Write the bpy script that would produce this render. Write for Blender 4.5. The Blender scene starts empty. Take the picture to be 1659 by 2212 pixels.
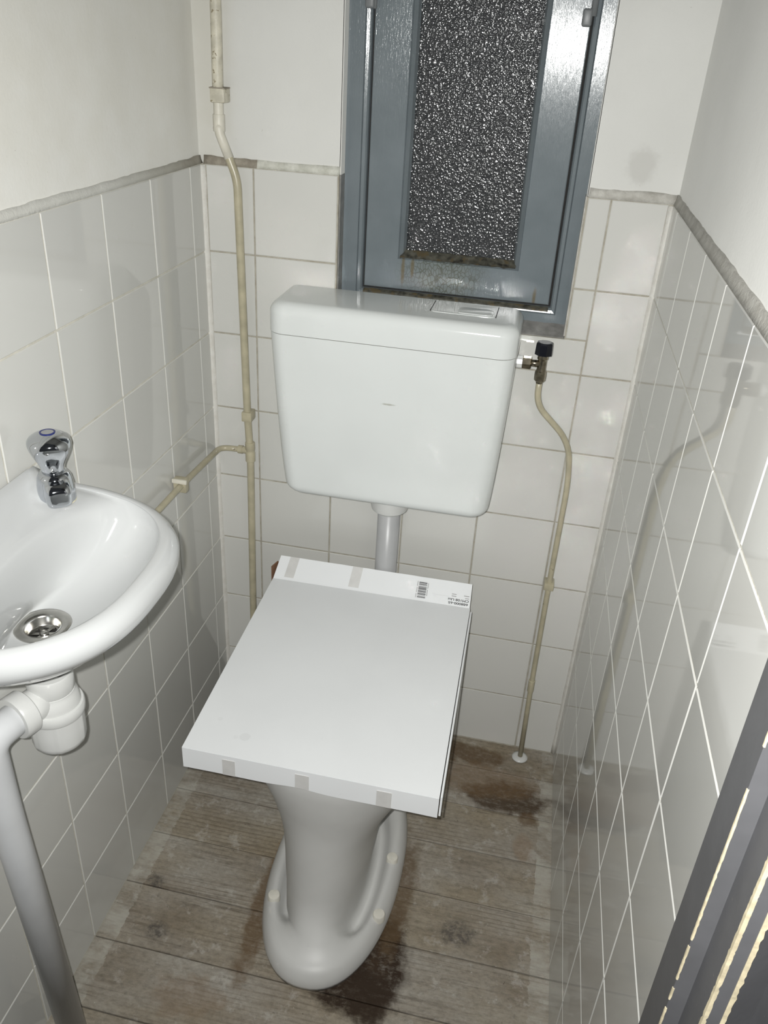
import bpy, bmesh, math, random
from math import sin, cos, pi, asin, radians
from mathutils import Vector, Matrix, Euler, noise
random.seed(7)
S = bpy.context.scene
COL = S.collection

# ------------------------------------------------------------------ camera
W, H, P = 0.7910, 1.2092, 0.152          # room width, tile height, tile pitch
cam_d = bpy.data.cameras.new('camera')
cam = bpy.data.objects.new('camera', cam_d)
COL.objects.link(cam)
cam.location = (0.61736, -1.48338, 1.42006)
cam.rotation_euler = Euler((1.0563771, -0.0536056, 0.2039023), 'XYZ')
cam_d.sensor_fit = 'VERTICAL'
cam_d.sensor_height = 36.0
cam_d.lens = 1821.905 / 2212.0 * 36.0
cam_d.clip_start = 0.02
S.camera = cam

# ------------------------------------------------------------------ world: an unlit hallway and the night outside
wd = bpy.data.worlds.new('night')
S.world = wd
wd.use_nodes = True
wd.node_tree.nodes['Background'].inputs[0].default_value = (0.90, 0.95, 1.0, 1)
wd.node_tree.nodes['Background'].inputs[1].default_value = 0.035

# ------------------------------------------------------------------ the telephone's flash, just left of its lens
fl = bpy.data.lights.new('phone_flash', 'SPOT')
fl.energy = 71.0
fl.color = (1.0, 0.998, 0.972)
fl.shadow_soft_size = 0.006
fl.spot_size = radians(125)
fl.spot_blend = 1.0
flo = bpy.data.objects.new('phone_flash', fl)
COL.objects.link(flo)
flo.matrix_world = Matrix.LocRotScale(cam.location, cam.rotation_euler, None) @ Matrix.Translation((-0.022, 0.012, 0.0))

S.view_settings.view_transform = 'Standard'
S.view_settings.look = 'None'
S.view_settings.gamma = 1.0
S.view_settings.use_curve_mapping = False
S.view_settings.exposure = 0.0
try:
    S.cycles.caustics_reflective = True
    S.cycles.blur_glossy = 0.25
    S.cycles.sample_clamp_indirect = 0.0
except Exception:
    pass


# ================================================================== materials
def new_mat(name):
    m = bpy.data.materials.new(name)
    m.use_nodes = True
    nt = m.node_tree
    b = nt.nodes['Principled BSDF']
    return m, nt, b


def node(nt, t, **kw):
    n = nt.nodes.new(t)
    for k, v in kw.items():
        if k.startswith('i_'):
            key = k[2:]
            n.inputs[int(key) if key.isdigit() else key.replace('_', ' ')].default_value = v
        else:
            setattr(n, k, v)
    return n


def rgb(c):
    return (c[0], c[1], c[2], 1)


def pos(nt):
    return nt.nodes.new('ShaderNodeNewGeometry').outputs['Position']


def ramp(nt, fac, stops):
    r = nt.nodes.new('ShaderNodeValToRGB')
    el = r.color_ramp.elements
    while len(el) < len(stops):
        el.new(0.5)
    for e, (p, c) in zip(el, stops):
        e.position = p
        e.color = rgb(c) if len(c) == 3 else c
    nt.links.new(fac, r.inputs[0])
    return r.outputs[0]


def g(v):
    return (v, v, v)


def mix(nt, fac, a, b, mode='MIX'):
    m = nt.nodes.new('ShaderNodeMix')
    m.data_type = 'RGBA'
    m.blend_type = mode
    for sock, v in ((m.inputs[0], fac), (m.inputs[6], a), (m.inputs[7], b)):
        if hasattr(v, 'links'):
            nt.links.new(v, sock)
        elif isinstance(v, (int, float)):
            sock.default_value = v
        else:
            sock.default_value = rgb(v)
    return m.outputs[2]


def math_n(nt, op, a, b=0.0, c=None, clamp=False):
    m = nt.nodes.new('ShaderNodeMath')
    m.operation = op
    m.use_clamp = clamp
    for i, v in enumerate((a, b) if c is None else (a, b, c)):
        if hasattr(v, 'links'):
            nt.links.new(v, m.inputs[i])
        else:
            m.inputs[i].default_value = v
    return m.outputs[0]


def noise_n(nt, vec, scale, detail=3, rough=0.5, dist=0.0):
    n = node(nt, 'ShaderNodeTexNoise', i_Scale=scale, i_Detail=detail, i_Roughness=rough, i_Distortion=dist)
    nt.links.new(vec, n.inputs['Vector'])
    return n.outputs['Fac']


def mapped(nt, vec, scale=(1, 1, 1), loc=(0, 0, 0), rot=(0, 0, 0)):
    m = node(nt, 'ShaderNodeMapping')
    m.inputs['Scale'].default_value = scale
    m.inputs['Location'].default_value = loc
    m.inputs['Rotation'].default_value = rot
    nt.links.new(vec, m.inputs['Vector'])
    return m.outputs[0]


def bump(nt, b, height, strength, distance=0.001):
    n = node(nt, 'ShaderNodeBump', i_Strength=strength, i_Distance=distance)
    nt.links.new(height, n.inputs['Height'])
    nt.links.new(n.outputs[0], b.inputs['Normal'])
    return n


def simple(name, col, rough, metal=0.0, vary=0.06, scale=30.0, bstr=0.0, bscale=80.0, coat=0.0, spec=0.5, spots=None):
    m, nt, b = new_mat(name)
    p = pos(nt)
    f = noise_n(nt, p, scale, 4)
    dark = tuple(c * (1 - vary) for c in col)
    lite = tuple(min(1, c * (1 + vary)) for c in col)
    c = ramp(nt, f, [(0.3, dark), (0.7, lite)])
    if spots:
        s = noise_n(nt, p, spots[0], 3, 0.6)
        k = ramp(nt, s, [(spots[1], g(0)), (spots[1] + 0.06, g(1))])
        c = mix(nt, k, c, spots[2])
    nt.links.new(c, b.inputs['Base Color'])
    b.inputs['Roughness'].default_value = rough
    b.inputs['Metallic'].default_value = metal
    b.inputs['Specular IOR Level'].default_value = spec
    b.inputs['Coat Weight'].default_value = coat
    if bstr:
        bump(nt, b, noise_n(nt, p, bscale, 3), bstr, 0.0006)
    return m


def circle_mask(nt, p, cx, cy, rx, ry, wob=0.35, wscale=30.0, soft=0.3, axes='XY'):
    """1 inside an irregular blot centred on (cx, cy)"""
    s = nt.nodes.new('ShaderNodeSeparateXYZ')
    nt.links.new(p, s.inputs[0])
    a = math_n(nt, 'DIVIDE', math_n(nt, 'SUBTRACT', s.outputs[axes[0]], cx), rx)
    c = math_n(nt, 'DIVIDE', math_n(nt, 'SUBTRACT', s.outputs[axes[1]], cy), ry)
    d = math_n(nt, 'SQRT', math_n(nt, 'ADD', math_n(nt, 'MULTIPLY', a, a), math_n(nt, 'MULTIPLY', c, c)))
    d = math_n(nt, 'ADD', d, math_n(nt, 'MULTIPLY', math_n(nt, 'SUBTRACT', noise_n(nt, p, wscale, 4, 0.6), 0.5), wob * 2))
    mr = node(nt, 'ShaderNodeMapRange')
    mr.interpolation_type = 'SMOOTHSTEP'
    nt.links.new(d, mr.inputs[0])
    mr.inputs[1].default_value = 1 - soft
    mr.inputs[2].default_value = 1 + soft
    mr.inputs[3].default_value = 1
    mr.inputs[4].default_value = 0
    return mr.outputs[0]


def tile_mat():
    m, nt, b = new_mat('glazed_tile')
    p = pos(nt)
    oi = nt.nodes.new('ShaderNodeObjectInfo')
    c = ramp(nt, oi.outputs['Random'], [(0.0, (0.57, 0.572, 0.545)), (1.0, (0.61, 0.608, 0.58))])
    f = noise_n(nt, p, 9, 3)
    c = mix(nt, math_n(nt, 'MULTIPLY', f, 0.10), c, (0.52, 0.50, 0.46))
    nt.links.new(c, b.inputs['Base Color'])
    b.inputs['Roughness'].default_value = 0.045
    b.inputs['Diffuse Roughness'].default_value = 0.0
    b.inputs['Specular IOR Level'].default_value = 0.55
    wave = noise_n(nt, mapped(nt, p, (16, 16, 3.0)), 1.0, 2)
    bump(nt, b, wave, 0.07, 0.002)
    return m


def plaster_mat():
    m, nt, b = new_mat('white_plaster')
    p = pos(nt)
    f = noise_n(nt, p, 5, 4)
    c = ramp(nt, f, [(0.3, (0.635, 0.635, 0.61)), (0.7, (0.69, 0.69, 0.665))])
    sp = noise_n(nt, p, 230, 2, 0.5)
    k = ramp(nt, sp, [(0.74, g(0)), (0.78, g(1))])
    patch = ramp(nt, noise_n(nt, p, 7, 2), [(0.5, g(0)), (0.62, g(1))])
    k = math_n(nt, 'MULTIPLY', math_n(nt, 'MULTIPLY', k, patch), 0.6)
    c = mix(nt, k, c, (0.30, 0.29, 0.26))
    sm = circle_mask(nt, p, 0.737, 1.262, 0.022, 0.026, 0.5, 90, 0.4, 'XZ')
    c = mix(nt, math_n(nt, 'MULTIPLY', sm, 0.36), c, (0.42, 0.41, 0.38))
    co = circle_mask(nt, p, 0.012, 1.42, 0.035, 0.25, 0.5, 20, 0.7, 'XZ')
    c = mix(nt, math_n(nt, 'MULTIPLY', co, 0.35), c, (0.55, 0.52, 0.42))
    nt.links.new(c, b.inputs['Base Color'])
    b.inputs['Roughness'].default_value = 0.62
    b.inputs['Diffuse Roughness'].default_value = 0.3
    b.inputs['Specular IOR Level'].default_value = 0.3
    h = math_n(nt, 'ADD', noise_n(nt, p, 160, 3), math_n(nt, 'MULTIPLY', noise_n(nt, p, 25, 2), 1.5))
    bump(nt, b, h, 0.25, 0.0012)
    return m


def mortar_mat(name, lite, dark):
    m, nt, b = new_mat(name)
    p = pos(nt)
    f = noise_n(nt, p, 42, 5, 0.65)
    c = ramp(nt, f, [(0.32, dark), (0.66, lite)])
    nt.links.new(c, b.inputs['Base Color'])
    b.inputs['Roughness'].default_value = 0.9
    bump(nt, b, noise_n(nt, p, 190, 4, 0.7), 0.6, 0.002)
    return m


def mortar_side_mat():
    m, nt, b = new_mat('mortar_whitewashed_towards_the_door')
    p = pos(nt)
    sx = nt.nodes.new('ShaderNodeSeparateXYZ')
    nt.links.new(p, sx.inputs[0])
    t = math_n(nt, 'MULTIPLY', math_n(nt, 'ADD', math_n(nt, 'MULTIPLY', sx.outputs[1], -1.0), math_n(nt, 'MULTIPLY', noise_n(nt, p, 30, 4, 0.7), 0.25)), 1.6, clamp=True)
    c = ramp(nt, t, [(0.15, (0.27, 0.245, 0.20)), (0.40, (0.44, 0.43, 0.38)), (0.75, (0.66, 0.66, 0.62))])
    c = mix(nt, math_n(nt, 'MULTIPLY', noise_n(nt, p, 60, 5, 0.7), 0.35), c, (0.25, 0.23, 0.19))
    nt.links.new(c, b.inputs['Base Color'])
    b.inputs['Roughness'].default_value = 0.9
    bump(nt, b, noise_n(nt, p, 190, 4, 0.7), 0.5, 0.0015)
    return m


def wood_mat():
    m, nt, b = new_mat('worn_floorboard')
    p = pos(nt)
    oi = nt.nodes.new('ShaderNodeObjectInfo')
    s = nt.nodes.new('ShaderNodeCombineXYZ')
    nt.links.new(math_n(nt, 'MULTIPLY', oi.outputs['Random'], 7.0), s.inputs[0])
    nt.links.new(math_n(nt, 'MULTIPLY', oi.outputs['Random'], 3.0), s.inputs[2])
    add = node(nt, 'ShaderNodeVectorMath', operation='ADD')
    nt.links.new(p, add.inputs[0])
    nt.links.new(s.outputs[0], add.inputs[1])
    q = add.outputs[0]
    grain = noise_n(nt, mapped(nt, q, (5, 130, 30)), 1.0, 5, 0.65, 0.6)
    rings = node(nt, 'ShaderNodeTexWave', i_Scale=1.0, i_Distortion=7.0, i_Detail=3.0, i_Detail_Scale=0.6)
    rings.bands_direction = 'Y'
    nt.links.new(mapped(nt, q, (2.2, 34, 10)), rings.inputs['Vector'])
    blot = noise_n(nt, mapped(nt, q, (5, 9, 9)), 1.0, 5, 0.62)
    c = ramp(nt, blot, [(0.28, (0.20, 0.165, 0.12)), (0.48, (0.29, 0.26, 0.215)), (0.70, (0.36, 0.34, 0.30))])
    tint = ramp(nt, noise_n(nt, mapped(nt, q, (3, 6, 6), (4, 1, 0)), 1.0, 3), [(0.45, g(0)), (0.68, g(1))])
    c = mix(nt, math_n(nt, 'MULTIPLY', tint, 0.55), c, (0.26, 0.21, 0.13))
    gr = ramp(nt, grain, [(0.36, g(1)), (0.50, g(0))])
    grk = ramp(nt, noise_n(nt, mapped(nt, q, (6, 14, 14), (2, 7, 0)), 1.0, 4, 0.6), [(0.40, g(0.15)), (0.62, g(1))])
    c = mix(nt, math_n(nt, 'MULTIPLY', math_n(nt, 'MULTIPLY', gr, grk), 0.55), c, (0.10, 0.078, 0.055))
    mot = noise_n(nt, mapped(nt, p, (75, 130, 100)), 1.0, 6, 0.75)
    c = mix(nt, 1.0, c, ramp(nt, mot, [(0.28, g(0.62)), (0.50, g(0.95)), (0.74, g(1.22))]), 'MULTIPLY')
    rg = ramp(nt, rings.outputs['Fac'], [(0.08, g(1)), (0.30, g(0))])
    rmask = ramp(nt, noise_n(nt, mapped(nt, q, (2, 5, 5), (9, 0, 0)), 1.0, 2), [(0.48, g(0)), (0.60, g(1))])
    c = mix(nt, math_n(nt, 'MULTIPLY', math_n(nt, 'MULTIPLY', rg, rmask), 0.42), c, (0.12, 0.09, 0.06))
    # remains of pale paint
    pt = ramp(nt, noise_n(nt, p, 26, 6, 0.7), [(0.56, g(0)), (0.64, g(1))])
    c = mix(nt, math_n(nt, 'MULTIPLY', pt, 0.38), c, (0.50, 0.48, 0.44))
    spk = ramp(nt, noise_n(nt, p, 150, 3, 0.7), [(0.715, g(0)), (0.74, g(1))])
    c = mix(nt, math_n(nt, 'MULTIPLY', spk, 0.8), c, (0.66, 0.63, 0.57))
    dsp = ramp(nt, noise_n(nt, mapped(nt, p, (1, 1, 1), (5, 5, 5)), 120, 3, 0.7), [(0.28, g(1)), (0.31, g(0))])
    c = mix(nt, math_n(nt, 'MULTIPLY', dsp, 0.8), c, (0.06, 0.045, 0.03))
    # painted borders left by a strip along both walls
    sx = nt.nodes.new('ShaderNodeSeparateXYZ')
    nt.links.new(p, sx.inputs[0])
    wob = math_n(nt, 'MULTIPLY', math_n(nt, 'SUBTRACT', noise_n(nt, p, 55, 4, 0.6), 0.5), 0.022)
    xl = math_n(nt, 'ADD', sx.outputs[0], wob)
    bl = math_n(nt, 'LESS_THAN', xl, 0.036)
    br = math_n(nt, 'GREATER_THAN', xl, 0.762)
    bd = math_n(nt, 'MULTIPLY', math_n(nt, 'MAXIMUM', bl, br),
                ramp(nt, noise_n(nt, mapped(nt, p, (10, 22, 10)), 1.0, 4, 0.7), [(0.36, g(0.0)), (0.62, g(0.62))]))
    c = mix(nt, bd, c, (0.46, 0.45, 0.40))
    # knots
    for (kx, ky, rr) in ((0.055, -0.527, 0.0135), (0.098, -0.620, 0.017), (0.628, -0.497, 0.026)):
        k = circle_mask(nt, p, kx, ky, rr * 1.2, rr, 0.45, 55, 0.35)
        kr = ramp(nt, noise_n(nt, p, 95, 5, 0.7), [(0.36, g(0.05)), (0.60, g(1))])
        c = mix(nt, math_n(nt, 'MULTIPLY', math_n(nt, 'MULTIPLY', k, kr), 0.85), c, (0.075, 0.066, 0.058))
    # brown water stains around the foot and in the far right corner
    for (kx, ky, rx, ry, st, colr, wb) in (
            (0.500, -0.590, 0.050, 0.100, 1.0, (0.030, 0.017, 0.009), 0.55),
            (0.470, -0.648, 0.070, 0.045, 1.0, (0.028, 0.016, 0.008), 0.6),
            (0.505, -0.44, 0.032, 0.13, 0.75, (0.10, 0.063, 0.030), 0.7),
            (0.270, -0.53, 0.022, 0.15, 0.75, (0.11, 0.066, 0.030), 0.7),
            (0.285, -0.40, 0.03, 0.06, 0.60, (0.22, 0.13, 0.05), 0.7),
            (0.690, -0.155, 0.085, 0.042, 0.90, (0.055, 0.034, 0.018), 0.8),
            (0.600, -0.045, 0.080, 0.030, 0.80, (0.095, 0.056, 0.024), 0.8),
            (0.640, -0.120, 0.110, 0.045, 0.55, (0.17, 0.105, 0.05), 0.6),
            (0.740, -0.205, 0.020, 0.018, 0.70, (0.10, 0.055, 0.022), 0.6),
            (0.735, -0.280, 0.020, 0.030, 0.35, (0.22, 0.13, 0.06), 0.7),
            (0.20, -0.72, 0.06, 0.035, 0.40, (0.18, 0.115, 0.06), 0.8)):
        k = circle_mask(nt, p, kx, ky, rx, ry, wb, 34, 0.30)
        k = math_n(nt, 'MULTIPLY', k, ramp(nt, noise_n(nt, mapped(nt, p, (1, 1.6, 1), (kx, ky, 0)), 70, 5, 0.72), [(0.30, g(0.5)), (0.52, g(1))]))
        c = mix(nt, math_n(nt, 'MULTIPLY', k, st), c, colr)
    nt.links.new(c, b.inputs['Base Color'])
    b.inputs['Roughness'].default_value = 0.72
    b.inputs['Specular IOR Level'].default_value = 0.35
    h = math_n(nt, 'ADD', math_n(nt, 'MULTIPLY', grain, 1.0), math_n(nt, 'MULTIPLY', noise_n(nt, p, 60, 4), 0.7))
    bump(nt, b, h, 0.35, 0.002)
    return m


def glass_mat():
    m, nt, b = new_mat('figured_glass')
    p = pos(nt)
    v = node(nt, 'ShaderNodeTexVoronoi', i_Scale=285.0, i_Randomness=0.9)
    v.feature = 'SMOOTH_F1'
    nt.links.new(p, v.inputs['Vector'])
    b.inputs['Base Color'].default_value = (0.80, 0.80, 0.80, 1)
    b.inputs['Transmission Weight'].default_value = 1.0
    b.inputs['IOR'].default_value = 1.52
    b.inputs['Roughness'].default_value = 0.17
    bump(nt, b, v.outputs['Distance'], 1.0, 0.0018)
    return m


def frame_mat(name, dirty):
    m, nt, b = new_mat(name)
    p = pos(nt)
    f = noise_n(nt, p, 14, 4)
    c = ramp(nt, f, [(0.3, (0.150, 0.176, 0.190)), (0.7, (0.180, 0.208, 0.224))])
    h = noise_n(nt, mapped(nt, p, (420, 420, 40)), 1.0, 4, 0.65)
    if dirty:
        z = circle_mask(nt, p, 0.432, 1.050, 0.062, 0.038, 0.5, 45, 0.55, 'XZ')
        v = node(nt, 'ShaderNodeTexVoronoi', i_Scale=1.0)
        v.feature = 'DISTANCE_TO_EDGE'
        nt.links.new(mapped(nt, p, (170, 170, 110)), v.inputs['Vector'])
        cr = ramp(nt, v.outputs['Distance'], [(0.03, g(1)), (0.12, g(0))])
        crz = math_n(nt, 'MULTIPLY', cr, z)
        c = mix(nt, math_n(nt, 'MULTIPLY', crz, 0.8), c, (0.06, 0.065, 0.05))
        c = mix(nt, math_n(nt, 'MULTIPLY', z, 0.30), c, (0.13, 0.14, 0.10))
        for (x0, z0, rx, rz) in ((0.358, 1.055, 0.003, 0.028), (0.375, 1.06, 0.003, 0.018), (0.597, 1.030, 0.003, 0.014)):
            k = circle_mask(nt, p, x0, z0, rx, rz, 0.5, 70, 0.5, 'XZ')
            c = mix(nt, math_n(nt, 'MULTIPLY', k, 0.7), c, (0.13, 0.10, 0.045))
        h = math_n(nt, 'SUBTRACT', h, math_n(nt, 'MULTIPLY', crz, 0.15))
    nt.links.new(c, b.inputs['Base Color'])
    b.inputs['Roughness'].default_value = 0.17
    b.inputs['Specular IOR Level'].default_value = 0.5
    bump(nt, b, h, 0.27, 0.0012)
    return m


def chip_mat():
    m, nt, b = new_mat('door_frame_grey_paint')
    p = pos(nt)
    f = noise_n(nt, p, 20, 4)
    c = ramp(nt, f, [(0.3, (0.105, 0.106, 0.112)), (0.7, (0.125, 0.126, 0.134))])
    k = ramp(nt, noise_n(nt, p, 170, 3, 0.6), [(0.73, g(0)), (0.75, g(1))])
    c = mix(nt, math_n(nt, 'MULTIPLY', k, 0.5), c, (0.35, 0.32, 0.26))
    nt.links.new(c, b.inputs['Base Color'])
    b.inputs['Roughness'].default_value = 0.45
    bump(nt, b, noise_n(nt, p, 90, 3), 0.2, 0.001)
    return m


def cistern_mat(name):
    m, nt, b = new_mat(name)
    p = pos(nt)
    f = noise_n(nt, p, 8, 3)
    c = ramp(nt, f, [(0.3, (0.675, 0.70, 0.69)), (0.7, (0.70, 0.725, 0.715))])
    sc = circle_mask(nt, p, 0.375, 0.859, 0.011, 0.0016, 0.6, 150, 0.4, 'XZ')
    c = mix(nt, math_n(nt, 'MULTIPLY', sc, 0.6), c, (0.30, 0.30, 0.24))
    nt.links.new(c, b.inputs['Base Color'])
    b.inputs['Roughness'].default_value = 0.10
    b.inputs['Specular IOR Level'].default_value = 0.45
    return m


def cardboard_mat():
    m, nt, b = new_mat('white_cardboard')
    p = pos(nt)
    f = noise_n(nt, p, 7, 4)
    c = ramp(nt, f, [(0.3, (0.76, 0.775, 0.785)), (0.7, (0.79, 0.805, 0.815))])
    for (cx, cy, rr, st) in ((0.252, -0.548, 0.0085, 0.16), (0.238, -0.552, 0.004, 0.10), (0.200, -0.52, 0.004, 0.10)):
        k = circle_mask(nt, p, cx, cy, rr, rr, 0.2, 120, 0.15)
        c = mix(nt, math_n(nt, 'MULTIPLY', k, st), c, (0.45, 0.45, 0.45))
    k = ramp(nt, noise_n(nt, mapped(nt, p, (60, 25, 60)), 1.0, 4, 0.7), [(0.72, g(0)), (0.75, g(1))])
    c = mix(nt, math_n(nt, 'MULTIPLY', k, 0.18), c, (0.35, 0.34, 0.33))
    nt.links.new(c, b.inputs['Base Color'])
    b.inputs['Roughness'].default_value = 0.55
    b.inputs['Specular IOR Level'].default_value = 0.3
    bump(nt, b, noise_n(nt, mapped(nt, p, (160, 8, 40)), 1.0, 2), 0.06, 0.001)
    return m


M = {
    'tile': tile_mat(),
    'plaster': plaster_mat(),
    'grout': mortar_mat('cream_grout', (0.66, 0.64, 0.57), (0.52, 0.50, 0.43)),
    'grout_back': mortar_mat('grey_brown_grout', (0.44, 0.42, 0.36), (0.30, 0.275, 0.22)),
    'bead': mortar_mat('white_corner_grout', (0.72, 0.71, 0.67), (0.62, 0.60, 0.55)),
    'mortar': mortar_mat('grey_mortar', (0.56, 0.55, 0.51), (0.37, 0.355, 0.32)),
    'mortar_brown': mortar_mat('brown_mortar', (0.36, 0.33, 0.27), (0.20, 0.175, 0.14)),
    'mortar_pale': mortar_mat('pale_mortar', (0.66, 0.66, 0.60), (0.42, 0.42, 0.36)),
    'mortar_side': mortar_side_mat(),
    'sill': simple('grey_cement_sill', (0.23, 0.225, 0.215), 0.35, vary=0.25, scale=60, bstr=0.9, bscale=260),
    'wood': wood_mat(),
    'subfloor': simple('dark_subfloor', (0.020, 0.016, 0.012), 0.9),
    'glass': glass_mat(),
    'frame': frame_mat('blue_grey_gloss_paint', False),
    'sash': frame_mat('blue_grey_gloss_paint_crazed', True),
    'putty': simple('dirty_glazing_bead', (0.075, 0.073, 0.058), 0.5, vary=0.7, scale=90, bstr=0.8, bscale=200,
                    spots=(50, 0.56, (0.10, 0.080, 0.045))),
    'gap': simple('black_gap_shade', (0.012, 0.011, 0.010), 0.8, vary=0.5, scale=80),  # black that paints shade into narrow gaps and the drain well
    'hinge': simple('grey_painted_hinge', (0.17, 0.18, 0.185), 0.4),
    'door': chip_mat(),
    'bare': simple('bare_cream_wood', (0.66, 0.58, 0.40), 0.7, vary=0.2, scale=120, bstr=0.5, bscale=200),
    'cistern': cistern_mat('white_cistern_plastic'),
    'porcelain': simple('white_porcelain', (0.50, 0.51, 0.51), 0.055, vary=0.02, scale=6, spec=0.55),
    'bowl': simple('grey_white_porcelain', (0.54, 0.54, 0.525), 0.46, vary=0.05, scale=10, spec=0.5),
    'white_pvc': simple('white_plastic', (0.58, 0.585, 0.57), 0.28, vary=0.03),
    'grey_pvc': simple('light_grey_plastic_pipe', (0.56, 0.57, 0.58), 0.30, vary=0.05, scale=15),
    'flush': simple('grey_flush_pipe', (0.42, 0.425, 0.43), 0.35, vary=0.05, scale=15),
    'cap': simple('cream_screw_cap', (0.66, 0.64, 0.57), 0.5, vary=0.08, scale=80),
    'cream_pipe': simple('cream_painted_pipe', (0.42, 0.385, 0.275), 0.32, vary=0.14, scale=40, bstr=0.15, bscale=60,
                         spots=(70, 0.70, (0.16, 0.13, 0.08))),
    'pale_pipe': simple('pale_painted_pipe', (0.64, 0.615, 0.53), 0.45, vary=0.08, scale=40, bstr=0.3, bscale=90,
                        spots=(95, 0.66, (0.36, 0.32, 0.25))),
    'lumpy_pipe': simple('lumpy_painted_pipe', (0.58, 0.55, 0.45), 0.5, vary=0.18, scale=60, bstr=1.0, bscale=110,
                         spots=(120, 0.62, (0.28, 0.24, 0.16))),
    'chrome': simple('chrome', (0.58, 0.60, 0.63), 0.05, metal=1.0, vary=0.02),
    'steel': simple('dull_steel', (0.52, 0.51, 0.48), 0.24, metal=1.0, vary=0.12, scale=60),
    'brass': simple('tarnished_nickel', (0.30, 0.265, 0.20), 0.25, metal=1.0, vary=0.35, scale=110),
    'knob': simple('black_plastic', (0.006, 0.007, 0.012), 0.25, vary=0.3),
    'knob_top': simple('grey_knob_disc', (0.32, 0.32, 0.32), 0.3),
    'blue': simple('blue_ring', (0.012, 0.02, 0.13), 0.3),
    'limescale': simple('pale_limescale', (0.62, 0.58, 0.42), 0.8, vary=0.2, scale=150),
    'card': cardboard_mat(),
    'card_brown': simple('brown_cardboard', (0.20, 0.105, 0.06), 0.8),
    'tape': simple('grey_tape', (0.60, 0.595, 0.58), 0.35, vary=0.05, scale=60),
    'ink': simple('black_ink', (0.03, 0.03, 0.03), 0.6),
    'ink_grey': simple('grey_ink', (0.33, 0.33, 0.33), 0.6),
    'seam': simple('dark_seam', (0.13, 0.13, 0.11), 0.6, vary=0.3, scale=60),
    'ceil': simple('ceiling_white', (0.78, 0.775, 0.75), 0.7),
}


# ================================================================== object helpers
def obj(name, bm, m, parent=None, smooth=False, loc=None):
    me = bpy.data.meshes.new(name)
    bmesh.ops.recalc_face_normals(bm, faces=bm.faces)
    bm.to_mesh(me)
    bm.free()
    for mm in (m if isinstance(m, (list, tuple)) else [m]):
        me.materials.append(mm)
    if smooth:
        for p in me.polygons:
            p.use_smooth = True
    o = bpy.data.objects.new(name, me)
    COL.objects.link(o)
    if parent is not None:
        o.parent = parent
    if loc is not None:
        o.location = loc
    return o


def sharpen(o, deg=35):
    me = o.data
    for p in me.polygons:
        p.use_smooth = True
    me.set_sharp_from_angle(angle=radians(deg))
    return o


def thing(name, label, cat, loc, group=None):
    o = bpy.data.objects.new(name, None)
    o.empty_display_size = 0.05
    COL.objects.link(o)
    o.location = loc
    o['label'] = label
    o['category'] = cat
    if group:
        o['group'] = group
    return o


def under(root, o):
    """parent o (built in world space) to root without moving it"""
    o.parent = root
    o.matrix_parent_inverse = Matrix.Translation(root.location).inverted() if root.rotation_euler[:] == (0, 0, 0) else root.matrix_basis.inverted()
    return o


def part(name, bm, m, root, smooth=False, deg=None):
    o = obj(name, bm, m, None, smooth)
    if deg:
        sharpen(o, deg)
    if root.parent is not None:            # sub-part: root's own space is world space
        o.parent = root
        o.matrix_parent_inverse = root.parent.matrix_basis.copy() @ Matrix() if False else Matrix()
    else:
        under(root, o)
    return o


def structure(o):
    o['kind'] = 'structure'
    return o


def cube(bm, x0, x1, y0, y1, z0, z1, mi=0):
    v = [bm.verts.new(c) for c in ((x0, y0, z0), (x1, y0, z0), (x1, y1, z0), (x0, y1, z0),
                                   (x0, y0, z1), (x1, y0, z1), (x1, y1, z1), (x0, y1, z1))]
    for q in ((0, 3, 2, 1), (4, 5, 6, 7), (0, 1, 5, 4), (1, 2, 6, 5), (2, 3, 7, 6), (3, 0, 4, 7)):
        f = bm.faces.new([v[i] for i in q])
        f.material_index = mi


def bevel_box(x0, x1, y0, y1, z0, z1, r=0.002, seg=2):
    bm = bmesh.new()
    cube(bm, x0, x1, y0, y1, z0, z1)
    bmesh.ops.bevel(bm, geom=bm.edges[:], offset=r, segments=seg, affect='EDGES', profile=0.5)
    return bm


def loft(rings, caps=(True, True), bm=None):
    bm = bm or bmesh.new()
    vs = [[bm.verts.new(p) for p in r] for r in rings]
    n = len(rings[0])
    for a, b in zip(vs, vs[1:]):
        for i in range(n):
            bm.faces.new((a[i], a[(i + 1) % n], b[(i + 1) % n], b[i]))
    if caps[0]:
        bm.faces.new(list(reversed(vs[0])))
    if caps[1]:
        bm.faces.new(vs[-1])
    return bm


def revolve(profile, n=32, M4=None, caps=(True, True)):
    """profile: (radius, height) about the z axis"""
    rings = []
    for r, z in profile:
        rings.append([Vector((max(r, 1e-5) * cos(2 * pi * k / n), max(r, 1e-5) * sin(2 * pi * k / n), z)) for k in range(n)])
    bm = loft(rings, caps)
    if M4 is not None:
        bmesh.ops.transform(bm, matrix=M4, verts=bm.verts)
    return bm


def axis_matrix(p, d):
    d = Vector(d).normalized()
    return Matrix.Translation(p) @ d.to_track_quat('Z', 'Y').to_matrix().to_4x4()


def fillet(pts, r, n=6):
    pts = [Vector(p) for p in pts]
    out = [pts[0]]
    for a, b, c in zip(pts, pts[1:], pts[2:]):
        u, v = (a - b), (c - b)
        k = min(r, u.length * 0.48, v.length * 0.48)
        p0, p1 = b + u.normalized() * k, b + v.normalized() * k
        for i in range(n + 1):
            t = i / n
            out.append((1 - t) ** 2 * p0 + 2 * t * (1 - t) * b + t * t * p1)
    out.append(pts[-1])
    return out


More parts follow.
